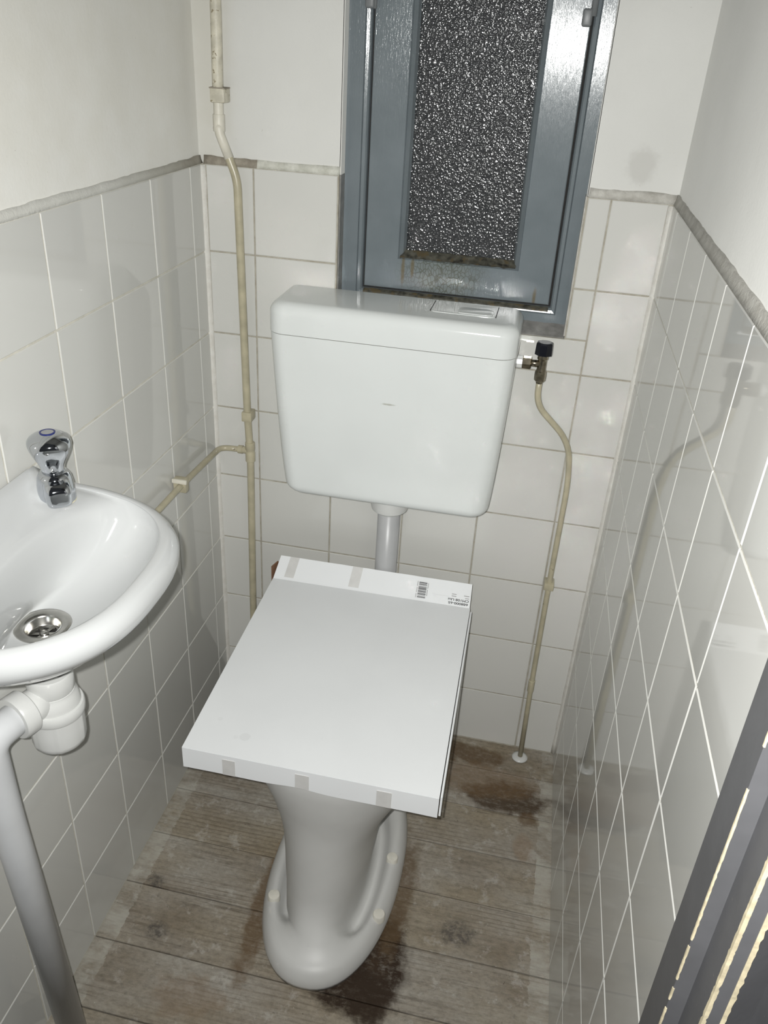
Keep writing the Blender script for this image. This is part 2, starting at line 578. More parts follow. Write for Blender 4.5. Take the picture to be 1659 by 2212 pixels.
def tube(pts, rad, n=16, caps=(True, True)):
    pts = [Vector(p) for p in pts]
    rings = []
    up = None
    for i, p in enumerate(pts):
        t = (pts[min(i + 1, len(pts) - 1)] - pts[max(i - 1, 0)]).normalized()
        if up is None:
            up = t.orthogonal().normalized()
        up = (up - t * up.dot(t)).normalized()
        s = t.cross(up)
        r = rad(i / (len(pts) - 1)) if callable(rad) else rad
        rings.append([p + (up * cos(2 * pi * k / n) + s * sin(2 * pi * k / n)) * r for k in range(n)])
    return loft(rings, caps)


def rrect(x0, x1, yb, yf, z, r, n=6, rb=0.003):
    """rounded rectangle seen from above, back edge at yb (wall), front at yf < yb"""
    out = []
    for (cx, cy, rr, a0) in ((x0 + rb, yb - rb, rb, 90), (x0 + r, yf + r, r, 180), (x1 - r, yf + r, r, 270), (x1 - rb, yb - rb, rb, 0)):
        for i in range(n + 1):
            a = radians(a0 + 90 * i / n)
            out.append(Vector((cx + rr * cos(a), cy + rr * sin(a), z)))
    return out


def rect_frame(x0, x1, z0, z1, prof, sb=1.0):
    """mitred rectangular frame in the wall plane; prof = (inset, y)"""
    rings = [[(x0 + i, y, z0 + i * sb), (x1 - i, y, z0 + i * sb), (x1 - i, y, z1 - i), (x0 + i, y, z1 - i)] for i, y in prof]
    rings.append(rings[0])
    return loft([[Vector(p) for p in r] for r in rings], (False, False))


# ================================================================== room shell
def slab_wall(name, rects, to3d, thick, matrix=None):
    """rects: (s0, s1, z0, z1, recess, material index) boxes behind the wall plane"""
    bm = bmesh.new()
    for s0, s1, z0, z1, d, mi in rects:
        a = [to3d(s0, d, z0), to3d(s1, d + thick, z1)]
        cube(bm, min(a[0][0], a[1][0]), max(a[0][0], a[1][0]), min(a[0][1], a[1][1]), max(a[0][1], a[1][1]), z0, z1, mi)
    return bm


TILE_T = 0.0062
JOINT = 0.0028
mesh_cache = {}


def tile_mesh(w, h):
    key = (round(w, 4), round(h, 4))
    if key in mesh_cache:
        return mesh_cache[key]
    bm = bmesh.new()
    e, t = 0.0011, TILE_T
    # local: x along the wall, z up, front face towards -y
    rings = []
    for ins, y in ((0, t), (0, e), (e, 0.0)):
        rings.append([Vector((-w / 2 + ins, y, -h / 2 + ins)), Vector((w / 2 - ins, y, -h / 2 + ins)),
                      Vector((w / 2 - ins, y, h / 2 - ins)), Vector((-w / 2 + ins, y, h / 2 - ins))])
    loft(rings, (True, True), bm)
    bmesh.ops.recalc_face_normals(bm, faces=bm.faces)
    me = bpy.data.meshes.new('tile')
    bm.to_mesh(me)
    bm.free()
    me.materials.append(M['tile'])
    mesh_cache[key] = me
    return me


def lay_tile(root, s0, s1, z0, z1, place):
    w, h = s1 - s0 - JOINT, z1 - z0 - JOINT
    o = bpy.data.objects.new('tile', tile_mesh(w, h))
    COL.objects.link(o)
    o.parent = root
    loc, rz = place((s0 + s1) / 2, (z0 + z1) / 2)
    o.location = loc
    o.rotation_euler = (random.uniform(-1, 1) * 0.0022, 0, rz + random.uniform(-1, 1) * 0.0022)
    return o


def band(root, s0, s1, place, mats, splits=(), h=0.016, deep=0.012):
    """rough sloping strip of mortar on top of the tiles"""
    bm = bmesh.new()
    n = max(8, int((s1 - s0) / 0.012))
    rings = []
    for i in range(n + 1):
        s = s0 + (s1 - s0) * i / n
        k = noise.noise(Vector((s * 37, 1.3, s0 * 5))) * 0.0016
        k2 = noise.noise(Vector((s * 60, 7.3, s0 * 5))) * 0.0011
        rings.append([place(s, 0.0006 + k2 * 0.2, H - 0.0005), place(s, 0.0035 + k2 * 0.6, H + h * 0.5 + k),
                      place(s, deep - 0.0028, H + h + k * 1.4 + k2), place(s, deep + 0.004, H + h + k), place(s, deep + 0.004, H - 0.0005)])
    loft([[Vector(p) for p in r] for r in rings], (True, True), bm)
    for f in bm.faces:
        s = sum((v.co for v in f.verts), Vector()) / len(f.verts)
        ss = s.x if abs(place(1, 0, 0)[0] - place(0, 0, 0)[0]) > 0.5 else -s.y
        f.material_index = sum(1 for q in splits if ss > q)
    o = obj('mortar_band', bm, mats, root, True)
    return o


YEND = 0.985          # where the side walls meet the door frame
ZTOP = 2.45
rows = [H] + [H - P * k + 0.0032 for k in range(1, 8)] + [0.002]

# --- back wall (plane y = 0), opening for the window
WX0, WX1, WZ0, WZ1 = 0.2440, 0.6600, 0.9790, 2.00
bm = bmesh.new()
gd, pd, th = 0.0014, 0.0075, 0.10
for (x0, x1, z0, z1, d, mi) in ((-0.02, WX0, -0.03, H, gd, 1), (WX1, W + 0.03, -0.03, H, gd, 1), (WX0, WX1, -0.03, WZ0 - 0.008, gd, 1),
                                (-0.02, WX0, H, ZTOP, pd, 0), (WX1, W + 0.05, H, ZTOP, pd, 0), (WX0, WX1, WZ1, ZTOP, pd, 0)):
    cube(bm, x0, x1, d, th, z0, z1, mi)
wall_back = structure(obj('wall_back', bm, [M['plaster'], M['grout_back']]))
cols = [0.0035, 0.0909, 0.2429, 0.3949, 0.5469, 0.6989, W - 0.001]


def place_back(s, z):
    return (s, 0.0, z), 0.0


for r in range(8):
    z1, z0 = rows[r], rows[r + 1]
    for c in range(6):
        x0, x1 = cols[c], cols[c + 1]
        if x1 <= WX0 + 0.003 or x0 >= WX1 or z1 <= WZ0 - 0.02:
            lay_tile(wall_back, x0, x1, z0, z1, place_back)
        elif c == 4 and r < 1:
            lay_tile(wall_back, WX1 + 0.001, x1, z0, z1, place_back)
        elif r == 1:
            if c == 4:
                lay_tile(wall_back, WX1 + 0.001, x1, 0.972, z1, place_back)
            lay_tile(wall_back, x0, x1, z0, 0.972, place_back)
band(wall_back, 0.0, WX0, lambda s, d, z: (s, d, z), [M['mortar_brown'], M['mortar_pale']], (0.098,), h=0.0125, deep=pd)
band(wall_back, WX1 + 0.002, W + 0.012, lambda s, d, z: (s, d, z), [M['mortar']], (), h=0.0145, deep=pd)

# the side walls lean and splay a little, as the joints in the photograph show
# --- left wall (plane x = 0)
SL, TL, SR, TR = -0.00376, -0.00444, 0.01708, 0.00696


def side_wall(name, sign, x0, splay, tilt, first, drop, ygrout):
    mw = Matrix.Translation((x0 - tilt * 0.6, 0, 0)) @ Matrix.Rotation(asin(splay), 4, 'Z') @ Matrix.Rotation(asin(tilt), 4, 'Y')
    bm = bmesh.new()
    for (z0, z1, d, mi) in ((-0.03, H, gd, 1), (H, ZTOP, pd, 0)):
        a, b = sorted((-sign * d, -sign * 0.10))
        cube(bm, a, b, -YEND, 0.10, z0, z1, mi)
    w = structure(obj(name, bm, [M['plaster'], M['grout']]))
    w.matrix_basis = mw

    def place(s, z):
        return (0.0, -s, z), (pi / 2 if sign > 0 else -pi / 2)
    ss = [0.003, first]
    while ss[-1] + P < YEND:
        ss.append(ss[-1] + P)
    ss.append(YEND)
    rws = [H] + [H - P * k + drop for k in range(1, 8)] + [0.002]
    if first > P + 0.02:
        ss.insert(1, first - P)
    for r in range(8):
        for a, b in zip(ss, ss[1:]):
            if b - a > 0.012:
                lay_tile(w, a, b, rws[r + 1], rws[r], place)
    return w


wall_left = side_wall('wall_left', 1, 0.0, SL, TL, 0.0517, 0.0022, 0)
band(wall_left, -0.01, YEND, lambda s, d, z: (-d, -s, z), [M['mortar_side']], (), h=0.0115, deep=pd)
wall_right = side_wall('wall_right', -1, W, SR, TR, 0.2187, 0.0033, 0)
band(wall_right, -0.01, YEND, lambda s, d, z: (d, -s, z), [M['mortar']], (), h=0.0135, deep=pd)

# grout beads in the two far corners
for root, x, sx in ((wall_left, 0.0, 1), (wall_right, 0.0, -1)):
    n = 40
    rings = []
    for i in range(n + 1):
        z = 0.004 + (H - 0.006) * i / n
        r = 0.0062 + noise.noise(Vector((z * 25, x, sx))) * 0.0016
        rings.append([Vector(p) for p in ((x - sx * 0.003, 0.004, z), (x + sx * r, 0.004, z), (x + sx * r, -0.0008, z),
                                          (x + sx * r * 0.45, -r * 0.45, z), (x + sx * 0.0008, -r, z), (x - sx * 0.003, -r, z))])
    obj('corner_bead', loft(rings), M['bead'], root, True)

# --- floor: boards laid from side to side
bm = bmesh.new()
cube(bm, -0.03, W + 0.06, -1.06, 0.02, -0.06, -0.018)
floor = structure(obj('floor', bm, M['subfloor']))
edges = [0.012, -0.083, -0.1955, -0.3085, -0.4245, -0.5415, -0.6595, -0.7785, -0.8965, -1.0145]
for a, b in zip(edges, edges[1:]):
    gap = 0.0011
    ln, wd_ = W + 0.035, a - b - 2 * gap
    e = 0.0010
    rings = []
    for ins, z in ((0, -0.018), (0, -e), (e, 0.0)):
        rings.append([Vector((-ln / 2 + ins, -wd_ / 2 + ins, z)), Vector((ln / 2 - ins, -wd_ / 2 + ins, z)),
                      Vector((ln / 2 - ins, wd_ / 2 - ins, z)), Vector((-ln / 2 + ins, wd_ / 2 - ins, z))])
    o = obj('plank', loft(rings), M['wood'], floor)
    o.location = (W / 2 + 0.004, (a + b) / 2, random.uniform(-0.0006, 0.0))
    o.rotation_euler = (random.uniform(-1, 1) * 0.004, 0, -0.010)

# --- ceiling
bm = bmesh.new()
cube(bm, -0.10, W + 0.12, -YEND - 0.05, 0.10, ZTOP, ZTOP + 0.08)
structure(obj('ceiling', bm, M['ceil']))

# ================================================================== window
fy = 0.0335
win = structure(obj('window_1', rect_frame(0.2455, 0.6653, 0.9755, 2.01, [
    (0, 0.098), (0, fy), (0.0270, fy), (0.0282, fy + 0.0025), (0.0294, fy), (0.0345, fy + 0.0015), (0.0372, fy + 0.005), (0.0385, fy + 0.011), (0.0385, 0.098)]), M['frame']))
sash = part('sash', rect_frame(0.2874, 0.6238, 1.0185, 1.962, [
    (0, 0.082), (0, fy + 0.004), (0.0015, fy + 0.0025), (0.0600, fy + 0.0025), (0.0612, fy + 0.005), (0.0624, fy + 0.0035),
    (0.0680, fy + 0.010), (0.0715, fy + 0.020), (0.0715, 0.082)], 0.90), M['sash'], win)
bm = bmesh.new()
cube(bm, 0.355, 0.556, fy + 0.0195, fy + 0.0235, 1.078, 1.90)
part('pane', bm, M['glass'], sash)
# dirty bead under the glass and a black strip painting shade into the gap around the sash
bm = bmesh.new()
rings = []
for i in range(31):
    x = 0.351 + 0.207 * i / 30
    k = noise.noise(Vector((x * 90, 3, 1))) * 0.0016
    rings.append([Vector((x, fy + 0.006, 1.0735 + k)), Vector((x, fy + 0.0015 + k, 1.0765 + k)), Vector((x, fy + 0.0185, 1.0865 + k)), Vector((x, fy + 0.0205, 1.080))])
part('glazing_bead', loft(rings), M['putty'], sash)
part('gap_shade', rect_frame(0.2835, 0.6285, 1.0135, 1.972, [(0, fy + 0.030), (0, fy + 0.013), (0.0055, fy + 0.013), (0.0055, fy + 0.030)]), M['gap'], win)
bm = bmesh.new()
rings = []
for i in range(41):
    x = 0.2865 + 0.338 * i / 40
    k = noise.noise(Vector((x * 120, 9, 1))) * 0.0014
    rings.append([Vector((x, fy - 0.0008, 1.0075 + k)), Vector((x, fy - 0.0010, 1.0102 + k)), Vector((x, fy + 0.006, 1.0145)), Vector((x, fy + 0.006, 1.0075))])
part('dirt_line', loft(rings), M['putty'], win)
for (hx, hz0, hz1) in ((0.6175, 1.4475, 1.4720), (0.2800, 1.4560, 1.530)):
    o = part('hinge', bevel_box(hx - 0.0075, hx + 0.0075, fy - 0.010, fy + 0.006, hz0, hz1, 0.0035, 3), M['hinge'], win, deg=40)
part('hinge_pin', tube([(0.6262, fy - 0.004, 1.462), (0.6262, fy - 0.004, 1.545)], 0.0052, 12), M['hinge'], win, True)
part('hinge_pin', tube([(0.2875, fy - 0.003, 1.456), (0.2875, fy - 0.003, 1.530)], 0.0035, 12), M['hinge'], win, True)
# cement sill and the narrow reveals beside the frame
bm = bmesh.new()
rings = []
for i in range(45):
    x = WX0 + 0.0008 + (WX1 - WX0 - 0.0016) * i / 44
    k = noise.noise(Vector((x * 70, 5, 2))) * 0.0012
    rings.append([Vector((x, 0.0045, 0.962)), Vector((x, 0.0045, 0.9725 + k * 0.3)), Vector((x, fy + 0.001, 0.9885 + k)), Vector((x, 0.06, 0.9885 + k)), Vector((x, 0.06, 0.962))])
part('sill', loft(rings), M['sill'], win)
for (x0, x1, m_, z0, z1) in ((WX0 - 0.001, WX0 + 0.0022, 'sill', 0.975, H), (WX1 - 0.0022, WX1 + 0.001, 'mortar', 0.975, H),
                             (WX0 - 0.001, WX0 + 0.0016, 'plaster', H, 2.0), (WX1 - 0.0010, WX1 + 0.001, 'plaster', H, 2.0)):
    bm = bmesh.new()
    cube(bm, x0, x1, 0.0065 if z0 < 1 else pd, fy + 0.001, z0, z1)
    part('reveal', bm, M[m_], win)

# ================================================================== door frame at the right edge
px = [(0.9, -YEND + 0.014), (0.806, -YEND + 0.014), (0.8035, -1.0225), (0.8165, -1.0245), (0.8160, -1.0625), (0.8275, -1.0650), (0.8560, -1.0480), (0.8580, -1.21), (0.9, -1.21)]
bm = bmesh.new()
rings = [[Vector((x, y, z)) for x, y in px] for z in (0.0, 2.05)]
loft(rings, (True, True), bm)
door = structure(obj('door_1', bm, M['door']))
for (ex, ey, wmax, z0, z1, thr, seed) in ((0.8035, -1.0225, 0.0022, 0.30, 2.0, 0.02, 1), (0.8160, -1.0625, 0.0036, 0.05, 2.0, -0.9, 2), (0.8275, -1.0650, 0.0040, 0.05, 2.0, -0.9, 3)):
    z = z0
    runs, cur = [], []
    while z < z1:
        k = noise.noise(Vector((z * 9, seed * 3.1, 0))) + 0.35 * noise.noise(Vector((z * 60, seed, 4)))
        if k > thr:
            cur.append((z, wmax * (0.55 + 0.45 * min(1, max(0, k - thr))) * (0.8 + 0.5 * noise.noise(Vector((z * 200, seed, 9))))))
        elif cur:
            runs.append(cur)
            cur = []
        z += 0.004
    if cur:
        runs.append(cur)
    bm = bmesh.new()
    for run in runs:
        if len(run) < 2:
            continue
        rr = []
        for z, w in run:
            w = max(w, 0.0004)
            rr.append([Vector((ex - 0.0004, ey - 0.0004, z)), Vector((ex + w, ey - 0.0006, z)), Vector((ex + w, ey + 0.0005, z)),
                       Vector((ex + 0.0005, ey + w, z)), Vector((ex - 0.0006, ey + w, z))])
        loft(rr, (True, True), bm)
    part('bare_wood_edge', bm, M['bare'], door)

# ================================================================== cistern
cx = 0.3755
cis = thing('toilet_cistern', 'white plastic low-level toilet cistern hung on the tiled wall below the window', 'cistern', (cx, 0, 0.66))
ZB, ZS, ZT = 0.6480, 0.9640, 1.0170
YB, YF = -0.0015, -0.130


def cis_x(z):
    t = (z - ZB) / (ZS - ZB)
    t = max(0, min(1, t))
    k = t ** 0.62
    return (0.1845 + (0.1545 - 0.1845) * k, 0.5665 + (0.5845 - 0.5665) * k)


rings = []
R = 0.022
for i in range(9):
    a = pi / 2 * i / 8
    z = ZB + R * (1 - sin(a)) if False else ZB + R * (1 - cos(a))
    ins = R * (1 - sin(a))
    x0, x1 = cis_x(z)
    rings.append(rrect(x0 + ins, x1 - ins, YB, YF + 0.006 + ins, z, 0.030 - ins * 0.6))
for i in range(1, 15):
    z = ZB + R + (ZS - 0.0012 - ZB - R) * i / 14
    x0, x1 = cis_x(z)
    rings.append(rrect(x0, x1, YB, YF + 0.006 * (1 - i / 14), z, 0.030))
part('tank', loft(rings), M['cistern'], cis, deg=50)
x0, x1 = cis_x(ZS)
rings = [rrect(x0 + 0.0012, x1 - 0.0012, YB, YF + 0.0012, ZS - 0.002, 0.029), rrect(x0 + 0.0012, x1 - 0.0012, YB, YF + 0.0012, ZS + 0.0005, 0.029)]
part('lid_seam', loft(rings), M['seam'], cis)  # thin darker strip between tank and lid
rings = []
R = 0.020
for z in (ZS + 0.0001, ZS + 0.016, ZT - R):
    rings.append(rrect(x0 - 0.0008, x1 + 0.0008, YB, YF - 0.0008, z, 0.031))
for i in range(1, 9):
    a = pi / 2 * i / 8
    ins = R * (1 - cos(a))
    rings.append(rrect(x0 - 0.0008 + ins, x1 + 0.0008 - ins, YB, YF - 0.0008 + ins, ZT - R + R * sin(a), 0.031 - ins * 0.5))
lid = part('lid', loft(rings), M['cistern'], cis, deg=50)
# flush plate let into the lid
rings = [rrect(0.4285, 0.5405, -0.010, -0.078, ZT - 0.0002, 0.012, rb=0.008), rrect(0.4285, 0.5405, -0.010, -0.078, ZT + 0.0008, 0.012, rb=0.008),
         rrect(0.4300, 0.5390, -0.0115, -0.0765, ZT + 0.0011, 0.011, rb=0.007), rrect(0.4310, 0.5380, -0.0125, -0.0755, ZT + 0.0010, 0.010, rb=0.007)]
fp = part('flush_plate', loft(rings), M['cistern'], cis, deg=40)
rings = [rrect(0.4745, 0.5345, -0.036, -0.0725, ZT + 0.0008, 0.008, rb=0.014), rrect(0.4745, 0.5345, -0.036, -0.0725, ZT + 0.0018, 0.008, rb=0.014),
         rrect(0.4760, 0.5330, -0.0375, -0.071, ZT + 0.0022, 0.007, rb=0.013)]
part('button', loft(rings), M['cistern'], fp, deg=40)
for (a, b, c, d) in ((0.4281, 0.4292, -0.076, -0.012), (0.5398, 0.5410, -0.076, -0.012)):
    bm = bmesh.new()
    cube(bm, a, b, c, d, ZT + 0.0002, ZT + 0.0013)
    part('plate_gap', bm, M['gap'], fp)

# ================================================================== flush pipe between cistern and bowl
PX, PY = 0.3765, -0.052
flush = thing('flush_pipe', 'light grey flush pipe with white collar between cistern and toilet bowl', 'pipe', (PX, PY, 0.40))
part('pipe', tube(fillet([(PX, PY, 0.648), (PX, PY, 0.335), (PX, -0.140, 0.335)], 0.05), 0.0222, 28), M['flush'], flush, True)
part('collar', revolve([(0.028, 0.6455), (0.0375, 0.6435), (0.0375, 0.6215), (0.0355, 0.6130), (0.0290, 0.6075), (0.0224, 0.6070)], 36, Matrix.Translation((PX, PY, 0))), M['white_pvc'], flush, deg=35)
part('grime_ring', revolve([(0.030, 0.6440), (0.0300, 0.6475), (0.026, 0.6478)], 28, Matrix.Translation((PX - 0.004, PY, 0))), M['putty'], flush, True)

# ================================================================== toilet bowl
TX = 0.3825
bowl = thing('toilet_bowl', 'white porcelain toilet bowl on a flanged foot, covered by a cardboard box', 'toilet', (TX, -0.43, 0.0))
N = 72


def oval(hx, yf, yb, z, e=2.35, cxx=TX):
    cyy, hy = (yf + yb) / 2, (yb - yf) / 2
    out = []
    for k in range(N):
        a = 2 * pi * k / N
        c, s = cos(a), sin(a)
        x = hx * math.copysign(abs(c) ** (2 / e), c)
        y = hy * math.copysign(abs(s) ** (2 / e), s)
        zz = z(x, cyy + y) if callable(z) else z
        out.append(Vector((cxx + x, cyy + y, zz)))
    return out


def front(y, a, b):
    """a at the front of the foot, b along its sides"""
    t = max(0.0, min(1.0, (y + 0.60) / 0.06))
    t = t * t * (3 - 2 * t)
    return a + (b - a) * t


rings = []
FH, FYF, FYB = 0.1235, -0.6640, -0.150
for ins, z in ((0.0, 0.0), (-0.001, 0.010), (0.002, 0.020), (0.007, 0.0300), (0.0135, 0.0365), (0.0205, 0.0395)):
    rings.append(oval(FH - ins, FYF + ins, FYB - ins, z, 2.25))
for ins, zf, zs in ((0.027, 0.0425, 0.0375), (0.033, 0.0465, 0.0300), (0.039, 0.0510, 0.0190), (0.045, 0.0565, 0.0140), (0.051, 0.0630, 0.0140)):
    rings.append(oval(FH - ins, FYF + ins, FYB - ins - 0.04, lambda x, y, zf=zf, zs=zs: front(y, zf, zs), 2.25))
for z, hx, yf, yb in ((0.040, 0.0660, -0.6010, -0.300), (0.095, 0.0695, -0.5880, -0.300), (0.120, 0.0725, -0.5830, -0.300), (0.160, 0.0765, -0.5760, -0.29),
                      (0.195, 0.0820, -0.5720, -0.27), (0.225, 0.0920, -0.5700, -0.25), (0.250, 0.1060, -0.5690, -0.225), (0.275, 0.1220, -0.5700, -0.20),
                      (0.300, 0.1390, -0.5730, -0.17), (0.330, 0.1580, -0.5770, -0.145), (0.360, 0.1710, -0.5800, -0.13), (0.385, 0.1755, -0.5810, -0.125),
                      (0.394, 0.1735, -0.5790, -0.127), (0.3975, 0.1680, -0.5735, -0.132)):
    k = max(0.0, min(1.0, (0.30 - z) / 0.10))
    rings.append(oval(hx + 0.005 * k, yf, yb, (lambda x, y, z=z: front(y, max(z, 0.0755), z)) if z < 0.06 else z, 2.2, TX - 0.006 * k))
for z, ins in ((0.3975, 0.035), (0.390, 0.043), (0.30, 0.075), (0.26, 0.11)):
    rings.append(oval(0.168 - ins, -0.5735 + ins, -0.132 - ins, z, 2.1))
body = part('bowl', loft(rings), M['bowl'], bowl, True)
for i, (x, y) in enumerate(((0.2905, -0.532), (0.4850, -0.524), (0.4850, -0.3996))):
    o = part('screw_cap', revolve([(0.0112, 0.0300), (0.0112, 0.0430), (0.0102, 0.0450), (0.0072, 0.0457), (0.0, 0.0458)], 24, Matrix.Translation((x, y, 0)), (True, False)), M['cap'], bowl, deg=40)

# ================================================================== cardboard box on the bowl
box = thing('cardboard_box', 'flat white cardboard box with grey tape lying on top of the toilet bowl', 'box', (0.36, -0.35, 0.399))
Z0, Z1 = 0.3990, 0.4405
c = {'fl': (0.1655, -0.5935), 'fr': (0.5705, -0.5945), 'bl': (0.1545, -0.1095), 'br': (0.5600, -0.1035)}
CARD = 0.0030


def lerp2(a, b, t):
    return (a[0] + (b[0] - a[0]) * t, a[1] + (b[1] - a[1]) * t)


bm = bmesh.new()
nx, ny = 20, 16
top, bot = [], []
for j in range(ny + 1):
    rt, rb_ = [], []
    for i in range(nx + 1):
        a, b = lerp2(c['fl'], c['fr'], i / nx), lerp2(c['bl'], c['br'], i / nx)
        x, y = lerp2(a, b, j / ny)
        sag = -0.0022 * sin(pi * i / nx) * sin(pi * j / ny)
        rt.append(bm.verts.new((x, y, Z1 + sag)))
        rb_.append(bm.verts.new((x, y, Z1 + sag - CARD)))
    top.append(rt)
    bot.append(rb_)
for j in range(ny):
    for i in range(nx):
        bm.faces.new((top[j][i], top[j][i + 1], top[j + 1][i + 1], top[j + 1][i]))
        bm.faces.new((bot[j][i], bot[j + 1][i], bot[j + 1][i + 1], bot[j][i + 1]))
per_t = [top[0][i] for i in range(nx + 1)] + [top[j][nx] for j in range(1, ny + 1)] + [top[ny][i] for i in range(nx - 1, -1, -1)] + [top[j][0] for j in range(ny - 1, 0, -1)]
per_b = [bot[0][i] for i in range(nx + 1)] + [bot[j][nx] for j in range(1, ny + 1)] + [bot[ny][i] for i in range(nx - 1, -1, -1)] + [bot[j][0] for j in range(ny - 1, 0, -1)]
for k in range(len(per_t)):
    k2 = (k + 1) % len(per_t)
    bm.faces.new((per_t[k2], per_t[k], per_b[k], per_b[k2]))
part('top_panel', bm, M['card'], box)


def panel(p0, p1, zt, zb, nrm, name, m, bend=None, n=24):
    """upright strip of card from p0 to p1, its outer face on the line"""
    rr = []
    for i in range(n + 1):
        x, y = lerp2(p0, p1, i / n)
        zz = zb + (bend(i / n) if bend else 0)
        o1 = (0, 0)
        rr.append([Vector((x, y, zt)), Vector((x, y, zz)), Vector((x - nrm[0] * CARD, y - nrm[1] * CARD, zz)), Vector((x - nrm[0] * CARD, y - nrm[1] * CARD, zt))])
    return part(name, loft(rr), m, box)


dent = lambda t: 0.0042 * math.exp(-((t - 0.46) / 0.085) ** 2) + 0.0016 * sin(t * 9) * 0.4
panel((c['fl'][0], c['fl'][1] - 0.0004), (c['fr'][0], c['fr'][1] - 0.0004), Z1 - 0.0006, Z0, (0, -1), 'front_panel', M['card'], dent)
panel((c['fr'][0] + 0.0006, c['fr'][1]), (c['br'][0] + 0.0006, c['br'][1]), Z1 - 0.0012, Z0, (1, 0), 'side_panel', M['card'])
panel((c['fr'][0] + 0.0050, c['fr'][1] + 0.006), (c['br'][0] + 0.0050, c['br'][1] - 0.006), Z1 - 0.0040, Z0 - 0.002, (1, 0), 'side_flap', M['card'])
panel((c['bl'][0] - 0.0004, c['bl'][1]), (c['fl'][0] - 0.0004, c['fl'][1]), Z1 - 0.0006, Z0, (-1, 0), 'side_panel', M['card'])
# back flap folded up and leaning back against nothing
fA, fB = Vector((0.1540, -0.1090, 0.4385)), Vector((0.5595, -0.1035, 0.4405))
fC, fD = Vector((0.5580, -0.0790, 0.4815)), Vector((0.1630, -0.0815, 0.4800))
nf = (fB - fA).cross(fD - fA).normalized()
if nf.y > 0:
    nf = -nf
rr = []
for i in range(25):
    t = i / 24
    lo, hi = fA.lerp(fB, t), fD.lerp(fC, t)
    hi = hi + Vector((0, 0, noise.noise(Vector((t * 14, 2, 2))) * 0.0010))
    rr.append([lo, hi, hi - nf * 0.0022, lo - nf * 0.0022])
part('back_flap', loft(rr), M['card'], box)


def on_flap(u, v, off=0.0004):
    lo, hi = fA.lerp(fB, u), fD.lerp(fC, u)
    return lo.lerp(hi, v) + nf * off


def flap_quad(bm, u0, u1, v0, v1, off):
    f = [on_flap(u, v, off) for u, v in ((u0, v0), (u1, v0), (u1, v1), (u0, v1))]
    b = [on_flap(u, v, 0.0) for u, v in ((u0, v0), (u1, v0), (u1, v1), (u0, v1))]
    loft([b, f], (True, True), bm)


bm = bmesh.new()
rr = [[Vector((0.1475, -0.100, z)), Vector((0.1500, -0.101, z)), Vector((0.1560, -0.078, z)), Vector((0.1535, -0.077, z))] for z in (0.425, 0.462)]
part('corner_flap', loft(rr), M['card_brown'], box)
for (u0, u1, v0) in ((0.052, 0.101, 0.14), (0.385, 0.438, 0.14)):
    bm = bmesh.new()
    flap_quad(bm, u0, u1, v0, 1.0, 0.0005)
    part('tape', bm, M['tape'], box)
for t0, t1 in ((0.162, 0.213), (0.452, 0.507), (0.768, 0.826)):
    bm = bmesh.new()
    a, b = lerp2(c['fl'], c['fr'], t0), lerp2(c['fl'], c['fr'], t1)
    zb = Z0 + max(dent(t0), dent(t1)) + 0.0003
    cube(bm, a[0], b[0], a[1] - 0.0012, a[1] + 0.0002, zb, Z1 - 0.0085)
    part('tape', bm, M['tape'], box)
# printed bar code, ruled lines and lettering on the flap (they read from the other side: upside down from here)
bm = bmesh.new()
bars = [1, 1, 2, 1, 1, 3, 1, 2, 1, 1, 3, 2, 1, 1, 1, 2, 3, 1, 1, 2, 1, 1, 2, 1, 3, 1, 1, 1, 2, 2, 1, 3, 1, 1, 2, 1, 1, 2, 3, 1, 1]
tot = sum(bars)
v = 0.13
for i, w in enumerate(bars):
    dv = 0.66 * w / tot
    if i % 2 == 0:
        flap_quad(bm, 0.735, 0.7755, v, v + dv, 0.0004)
    v += dv
part('bar_code', bm, M['ink'], box)
bm = bmesh.new()
for (u0, u1, v0, v1) in ((0.7265, 0.7295, 0.12, 0.30), (0.7265, 0.7295, 0.34, 0.55), (0.7265, 0.7295, 0.60, 0.80), (0.780, 0.783, 0.24, 0.50), (0.780, 0.783, 0.54, 0.78),
                         (0.808, 0.895, 0.365, 0.368), (0.905, 0.928, 0.385, 0.42), (0.905, 0.928, 0.47, 0.50), (0.966, 0.992, 0.455, 0.49), (0.972, 0.992, 0.36, 0.39)):
    flap_quad(bm, u0, u1, v0, v1, 0.0004)
part('fine_print', bm, M['ink_grey'], box)


def lettering(txt, u_right, v_base, size, m, width):
    cu = bpy.data.curves.new('text', 'FONT')
    cu.body = txt
    cu.size = 1.0
    to = bpy.data.objects.new('text', cu)
    COL.objects.link(to)
    me = bpy.data.meshes.new_from_object(to.evaluated_get(bpy.context.evaluated_depsgraph_get()))
    bpy.data.objects.remove(to)
    xs = [q.co.x for q in me.vertices]
    x0_, x1_ = min(xs), max(xs)
    U = (fB - fA).length
    V = (fD - fA).length
    bm = bmesh.new()
    for dx, dy in ((0, 0), (0.035, 0), (0.0175, 0.02), (0.0175, -0.02)):      # heavier strokes
        n0 = len(bm.verts)
        bm.from_mesh(me)
        bm.verts.ensure_lookup_table()
        for q in bm.verts[n0:]:
            q.co += Vector((dx, dy, 0))
    for q in bm.verts:
        u = u_right - (q.co.x - x0_) / (x1_ - x0_) * width
        vv = v_base - q.co.y * size / V
        q.co = on_flap(u, vv, 0.0005)
    part('lettering', bm, m, box)
    bpy.data.meshes.remove(me)


lettering('688000-65', 0.989, 0.165, 0.0068, M['ink'], 0.096)
lettering('CM108 Uni', 0.992, 0.310, 0.0068, M['ink'], 0.102)

